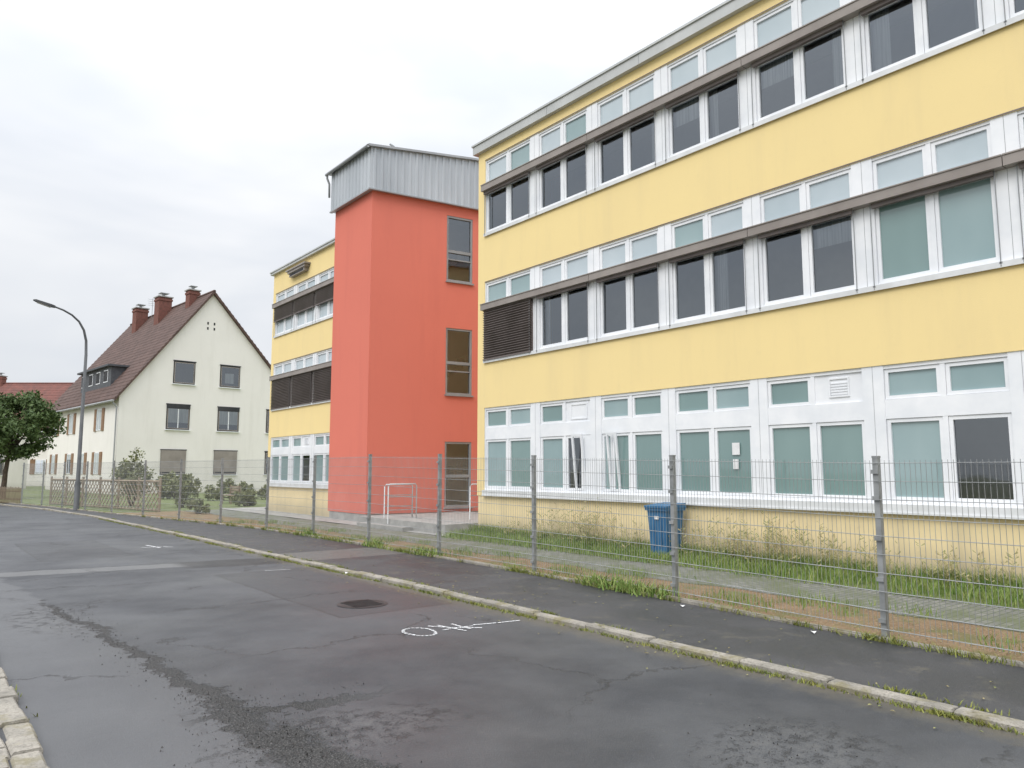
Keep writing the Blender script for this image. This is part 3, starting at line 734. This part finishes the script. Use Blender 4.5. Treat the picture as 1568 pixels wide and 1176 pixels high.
h1,xf1=house('residential_house',(11.4,58.7),ang,13.8,18.5,6.95,15.2,6.3,M['rooftile'],
 [(4.4,8.07,9.75,1.6,'plain'),(7.9,8.07,9.75,1.6,'mid'),(4.1,4.67,6.5,1.7,'half'),(7.9,4.67,6.5,1.7,'half'),(3.9,1.36,3.15,1.8,'blind'),(7.8,1.36,3.15,1.8,'blind'),
  (11.8,1.36,3.15,1.6,'plain'),(11.8,4.67,6.5,1.6,'plain')],
 [(4.2,4.6,6.2,1.2),(11.5,4.6,6.2,1.2),(16.2,4.6,6.2,1.1),(4.2,1.4,3.0,1.2),(11.5,1.4,3.0,1.2),(16.2,1.4,3.0,1.1),(7.8,1.4,3.0,.9)],
 [(6.0,3.3,15.95,.8),(5.6,8.6,16.2,1.05),(5.6,14.2,16.1,1.0)],dorm=(4.3,12,7.9,9.5))
p=P('antenna',M['roofcap'],h1,xf=xf1); p.tube([(6.2,13,15),(6.2,13,17.0)],.025,5)
for k in range(4): p.tube([(5.8,13,16.9-k*.18),(6.6,13,16.9-k*.18)],.013,4)
p.done()
house('gabled_house',(13.4,91.4),math.radians(51.5),10,17,6.0,11.2,5,M['redtile'],[],[(3,1.3,2.8,1.1),(7,1.3,2.8,1.1),(11,4.0,5.2,1.1)],[(4.6,1.2,12.1,.8),(5,11.3,12.2,.8)])
house('gabled_house',(1.6,79),math.radians(20),7.5,10,4.6,8.4,3.7,M['redtile'],[(2,1.3,2.6,1.0,'plain'),(5,1.3,2.6,1.0,'plain')],[(3,1.3,2.8,1.1)],[])

# ------------------------------------------------------------------ plants
def leaves(p,c,r,n,size,rnd):
    for _ in range(n):
        while True:
            d=Vector((rnd.uniform(-1,1),rnd.uniform(-1,1),rnd.uniform(-1,1)))
            if .05<d.length<1: break
        d=d*(.55+.45*rnd.random())
        q=Vector(c)+Vector((d.x*r[0],d.y*r[1],d.z*r[2]))
        a=Vector((rnd.gauss(0,1),rnd.gauss(0,1),rnd.gauss(0,1))).normalized(); b=a.orthogonal().normalized()
        b=Matrix.Rotation(rnd.random()*6.28,3,a)@b; cc=a.cross(b); s=size*rnd.uniform(.6,1.3)
        p.poly([q-b*s,q-cc*s*.5,q+b*s,q+cc*s*.5])
def tree(name,base,h,c,r,nclump,nleaf,size,mat,seed):
    rnd=random.Random(seed); e=empty(name)
    t=P('trunk',M['bark'],e,True); bx,by,bz=base
    top=Vector((c[0],c[1],c[2]+r[2]*.3))
    t.tube([base,(bx+.05,by,bz+h*.3),(bx+(c[0]-bx)*.6,by+(c[1]-by)*.6,bz+h*.6),tuple(top)],[.17,.13,.10,.04],8)
    L=P('crown',mat,e)
    for k in range(nclump):
        while True:
            d=Vector((rnd.uniform(-1,1),rnd.uniform(-1,1),rnd.uniform(-1,1)))
            if d.length<1: break
        q=Vector((c[0]+d.x*r[0],c[1]+d.y*r[1],c[2]+d.z*r[2])); cr=rnd.uniform(.25,.45)*min(r)*.95
        leaves(L,q,(cr,cr,cr*.75),nleaf,size,rnd)
        if k%3==0: t.tube([(bx+(c[0]-bx)*.5,by+(c[1]-by)*.5,bz+h*.5),tuple((q+Vector((bx,by,bz+h*.6)))/2),tuple(q)],[.06,.04,.015],5)
    t.done(); L.done()
tree('deciduous_tree',(4.6,54.2,0),5,(4.9,54.3,4.3),(2.3,2.3,2.0),85,150,.12,M['leaf'],4)
def bush(name,c,r,ncl,nl,size,mat,seed):
    rnd=random.Random(seed); e=empty(name); L=P('foliage',mat,e); S=P('stems',M['bark'],e)
    for k in range(ncl):
        while True:
            d=Vector((rnd.uniform(-1,1),rnd.uniform(-1,1),rnd.uniform(-1,1)))
            if d.length<1: break
        q=(c[0]+d.x*r[0]*.8,c[1]+d.y*r[1]*.8,max(.15,c[2]+d.z*r[2]*.8)); cr=rnd.uniform(.3,.5)*min(r)
        leaves(L,q,(cr,cr,cr),nl,size,rnd)
        if k%3==0: S.tube([(c[0]+U(-.1,.1),c[1]+U(-.1,.1),0),q],[.03,.01],5)
    L.done(); S.done()
bush('garden_shrub',(8.3,38.9,1.5),(1.0,1.0,1.2),34,110,.07,M['leaf2'],1)
bush('garden_shrub',(9.9,36.2,.75),(.9,.8,.75),24,90,.06,M['leaf2'],2)
bush('garden_shrub',(12.5,35.5,.5),(.8,.7,.5),20,90,.06,M['leaf2'],3)
bush('garden_shrub',(8.9,30.5,.3),(.4,1.4,.3),26,90,.04,M['leaf2'],6)
bush('garden_shrub',(12.4,47,.8),(1.6,1.2,.8),24,90,.1,M['leaf2'],7)
bush('hedge',(15,43,.6),(3.6,.8,.65),44,90,.09,M['leaf2'],8)
bush('hedge',(3.5,60,.8),(.8,3,1.0),40,90,.1,M['leaf'],9)
rnd=random.Random(11); dl=P('distant_trees',M['leaf'])
for k in range(60):
    a=k/60; leaves(dl,(-60+a*60+rnd.uniform(-2,2),150+rnd.uniform(-6,6),rnd.uniform(1.5,4.5)),(4,4,3.4),60,.8,rnd)
dl.done()

p=P('lattice_fence',M['wood'])
def latt(x0,y0,x1,y1,h):
    L=math.hypot(x1-x0,y1-y0); ux,uy=(x1-x0)/L,(y1-y0)/L
    def bar(s0,z0,s1,z1,w=.02):
        a=Vector((x0+ux*s0,y0+uy*s0,z0));b=Vector((x0+ux*s1,y0+uy*s1,z1)); p.tube([a,b],w,4)
    k=-h
    while k<L:
        s0=max(0,k); s1=min(L,k+h)
        if s1>s0: bar(s0,.1+(s0-k),s1,.1+(s1-k)); bar(s0,.1+h-(s0-k),s1,.1+h-(s1-k))
        k+=.30
    bar(0,.1,L,.1,.035); bar(0,.1+h,L,.1+h,.045); s=0
    while s<=L: bar(s,0,s,.25+h,.05); s+=1.8
latt(8.0,32.6,5.6,43.2,1.15)
p.done()
p=P('picket_fence',M['wood'])
a=Vector((4.55,44.8)); b=Vector((3.2,49.5)); n=46
for k in range(n):
    q=a+(b-a)*k/n; p.box(q.x-.012,q.x+.012,q.y-.038,q.y+.038,.05,.85+U(-.03,.03))
for z in (.25,.65): p.tube([(a.x+.03,a.y,z),(b.x+.03,b.y,z)],.03,4)
p.done()
gb=empty('garden_bench')
p=P('seat',M['wood'],gb); 
for k in range(4): p.box(12.6+k*.11,12.7+k*.11,38,39.6,.44,.47)
p.done()
p=P('backrest',M['wood'],gb)
for k in range(3): p.box(13.06,13.09,38,39.6,.55+k*.13,.65+k*.13)
p.done()
p=P('legs',M['wood'],gb)
for y in (38.1,39.4): p.box(12.62,12.68,y,y+.07,.04,.437); p.box(13.0,13.055,y,y+.07,.04,.95)
p.done()

# grass blades
def blades(p,x,y,z,h,w,rnd,lean=.35):
    a=rnd.random()*6.28; dx,dy=math.cos(a)*w,math.sin(a)*w; l=rnd.gauss(0,lean)*h; m=rnd.gauss(0,lean)*h
    i=len(p.v); p.v+=[(x-dx,y-dy,z),(x+dx,y+dy,z),(x+dx*.6+l*.4,y+dy*.6+m*.4,z+h*.6),(x-dx*.6+l*.4,y-dy*.6+m*.4,z+h*.6),(x+l,y+m,z+h)]
    p.f+=[(i,i+1,i+2,i+3),(i+3,i+2,i+4)]
rnd=random.Random(21)
g=P('grass',M['grass'])
for _ in range(42000):
    y=rnd.uniform(1,16.2) if rnd.random()<.93 else rnd.uniform(-6,1)
    x=PX-.02-abs(rnd.gauss(0,.6)); 
    if x<10.4: continue
    dens=math.sin(y*2.1)+math.sin(y*5.3+1)*.6+math.sin(x*7+y*3)*.5
    if dens<rnd.uniform(-2.4,.6): continue
    blades(g,x,y,.05,rnd.uniform(.06,.26)*(1.3 if x>11.4 else .8),.007,rnd)
for _ in range(14000):
    y=rnd.uniform(.5,26); x=rnd.uniform(7.95,9.5)
    if math.sin(y*1.7+x*2)+math.sin(y*4.1-x*5)*.7<rnd.uniform(-.1,1.5): continue
    blades(g,x,y,.045,rnd.uniform(.04,.14),.006,rnd)
for yy in (7.6,7.2,8.0,12.8,6.9,15,18.5):
    for _k in range(160): blades(g,interp(FN,yy)-.08+rnd.gauss(0,.09),yy+rnd.gauss(0,.22),.05,rnd.uniform(.05,.2),.011,rnd,.6)
g.done()
g=P('kerb_weeds',M['moss'])
for _ in range(300):
    y=2+28*rnd.random()**1.3; side=rnd.random()
    if side<.55: x=interp(KR,y)-.02
    elif side<.7: x=interp(KR,y)+.16
    elif side<.95: x=interp(FN,y)-.16
    else: x=interp(KL,y)+.01
    n=rnd.randint(6,60); s=rnd.uniform(.03,.13); z=0 if (side<.55 or side>=.95) else .043
    for _k in range(n): blades(g,x+rnd.gauss(0,s*.3),y+rnd.gauss(0,s*1.8),z,rnd.uniform(.012,.045) if (side<.7 or side>=.95) else rnd.uniform(.03,.10),.006,rnd,.7)
g.done()
d=P('dry_weeds',M['dry'])
for (yc,n,h) in ((12.3,34,.95),(11.7,24,.8),(13.2,18,.7),(10.6,14,.7),(8.9,20,.75),(8.3,26,.85),(7.6,32,.95),(7.1,22,.8),(6.4,18,.7),(5.7,12,.6),(4.9,14,.55),(14.3,12,.5),(4.2,14,.6)):
    for _k in range(n):
        x=PX-.1-abs(rnd.gauss(0,.22)); y=yc+rnd.gauss(0,.28); hh=h*rnd.uniform(.5,1.1); l=rnd.gauss(0,.12); m=rnd.gauss(0,.12)
        d.tube([(x,y,.05),(x+l*.4,y+m*.4,hh*.6),(x+l,y+m,hh)],[.004,.003,.0015],3)
        for q in range(12):
            t=rnd.uniform(.15,1); z=.05+hh*t; s=rnd.uniform(.015,.04); a=rnd.random()*6.28
            cx_,cy_=x+l*t,y+m*t; ex,ey=cx_+math.cos(a)*s*2.2,cy_+math.sin(a)*s*2.2
            d.poly([(cx_,cy_,z),(ex,ey,z+s*.9),(ex+.01,ey+.01,z+s*1.7)])
d.done()
fl=P('fallen_leaves',M['dry'])
for _ in range(1800):
    y=rnd.uniform(0,24); 
    x=rnd.uniform(7.9,9.1) if rnd.random()<.75 else (interp(KR,y)+rnd.gauss(-.05,.25) if rnd.random()<.6 else rnd.uniform(5.9,7.7))
    z=.052 if x>5.95 else .012; s=rnd.uniform(.01,.022); a=rnd.random()*6.28
    z=.07 if 5.75<x<5.95 else z
    fl.poly([(x-s*math.cos(a),y-s*math.sin(a),z),(x+s*.5*math.sin(a),y-s*.5*math.cos(a),z+.006),(x+s*math.cos(a),y+s*math.sin(a),z+.002),(x-s*.5*math.sin(a),y+s*.5*math.cos(a),z+.008)])
fl.done()
lt=P('litter',M['paper'])
for (x,y) in ((7.5,6.1),(7.35,4.3),(5.65,11.4)): lt.poly([(x,y,.05),(x+.06,y+.01,.065),(x+.07,y+.06,.055),(x+.01,y+.05,.07)])
lt.done()

# ------------------------------------------------------------------ world / light / camera
w=bpy.data.worlds.new('World'); scene.world=w; w.use_nodes=True; nt=w.node_tree; nt.nodes.clear(); n=N(nt)
out=n.new('ShaderNodeOutputWorld'); mx=n.new('ShaderNodeMixShader'); b1=n.new('ShaderNodeBackground'); b2=n.new('ShaderNodeBackground')
sky=n.new('ShaderNodeTexSky'); sky.sky_type='NISHITA'; sky.sun_disc=False; sky.sun_elevation=math.radians(45); 
SUNAZ=math.radians(-110)
sky.sun_rotation=SUNAZ
n.link(sky.outputs[0],b1.inputs[0]); b1.inputs[1].default_value=.10
tc=n.new('ShaderNodeTexCoord').outputs['Generated']; z=n.sep(tc)[2]
nz=n.ramp(n.noise(tc,2.1,4,.55,sc=(1,1,2.8),dist=.3),.36,.64)
cc=n.mix(nz,(.75,.79,.855),(.95,.96,.98))
g1=n.math('ADD',n.math('MULTIPLY',n.math('MAXIMUM',z,0),.34),.92)
g1=n.math('ADD',g1,n.math('MULTIPLY',n.math('POWER',n.math('MAXIMUM',z,0),3.0),2.5))
n.link(cc,b2.inputs[0]); n.link(g1,b2.inputs[1]); mx.inputs[0].default_value=.92
n.link(b1.outputs[0],mx.inputs[1]); n.link(b2.outputs[0],mx.inputs[2]); n.link(mx.outputs[0],out.inputs[0])
sd=bpy.data.lights.new('sun','SUN'); sd.energy=1.4; sd.angle=math.radians(30); sd.color=(1,.97,.93)
so=bpy.data.objects.new('sun',sd); scene.collection.objects.link(so)
el=math.radians(45); dirv=Vector((math.sin(SUNAZ)*math.cos(el),math.cos(SUNAZ)*math.cos(el),math.sin(el)))
so.rotation_euler=(-dirv).to_track_quat('-Z','Y').to_euler()
cd=bpy.data.cameras.new('camera'); cd.sensor_width=36; cd.lens=36*1160/1568; cd.clip_end=2000; cd.clip_start=.05
co=bpy.data.objects.new('camera',cd); scene.collection.objects.link(co)
co.location=(0,0,1.7); co.rotation_euler=(math.radians(90+6.49),0,math.radians(-38.5))
scene.camera=co
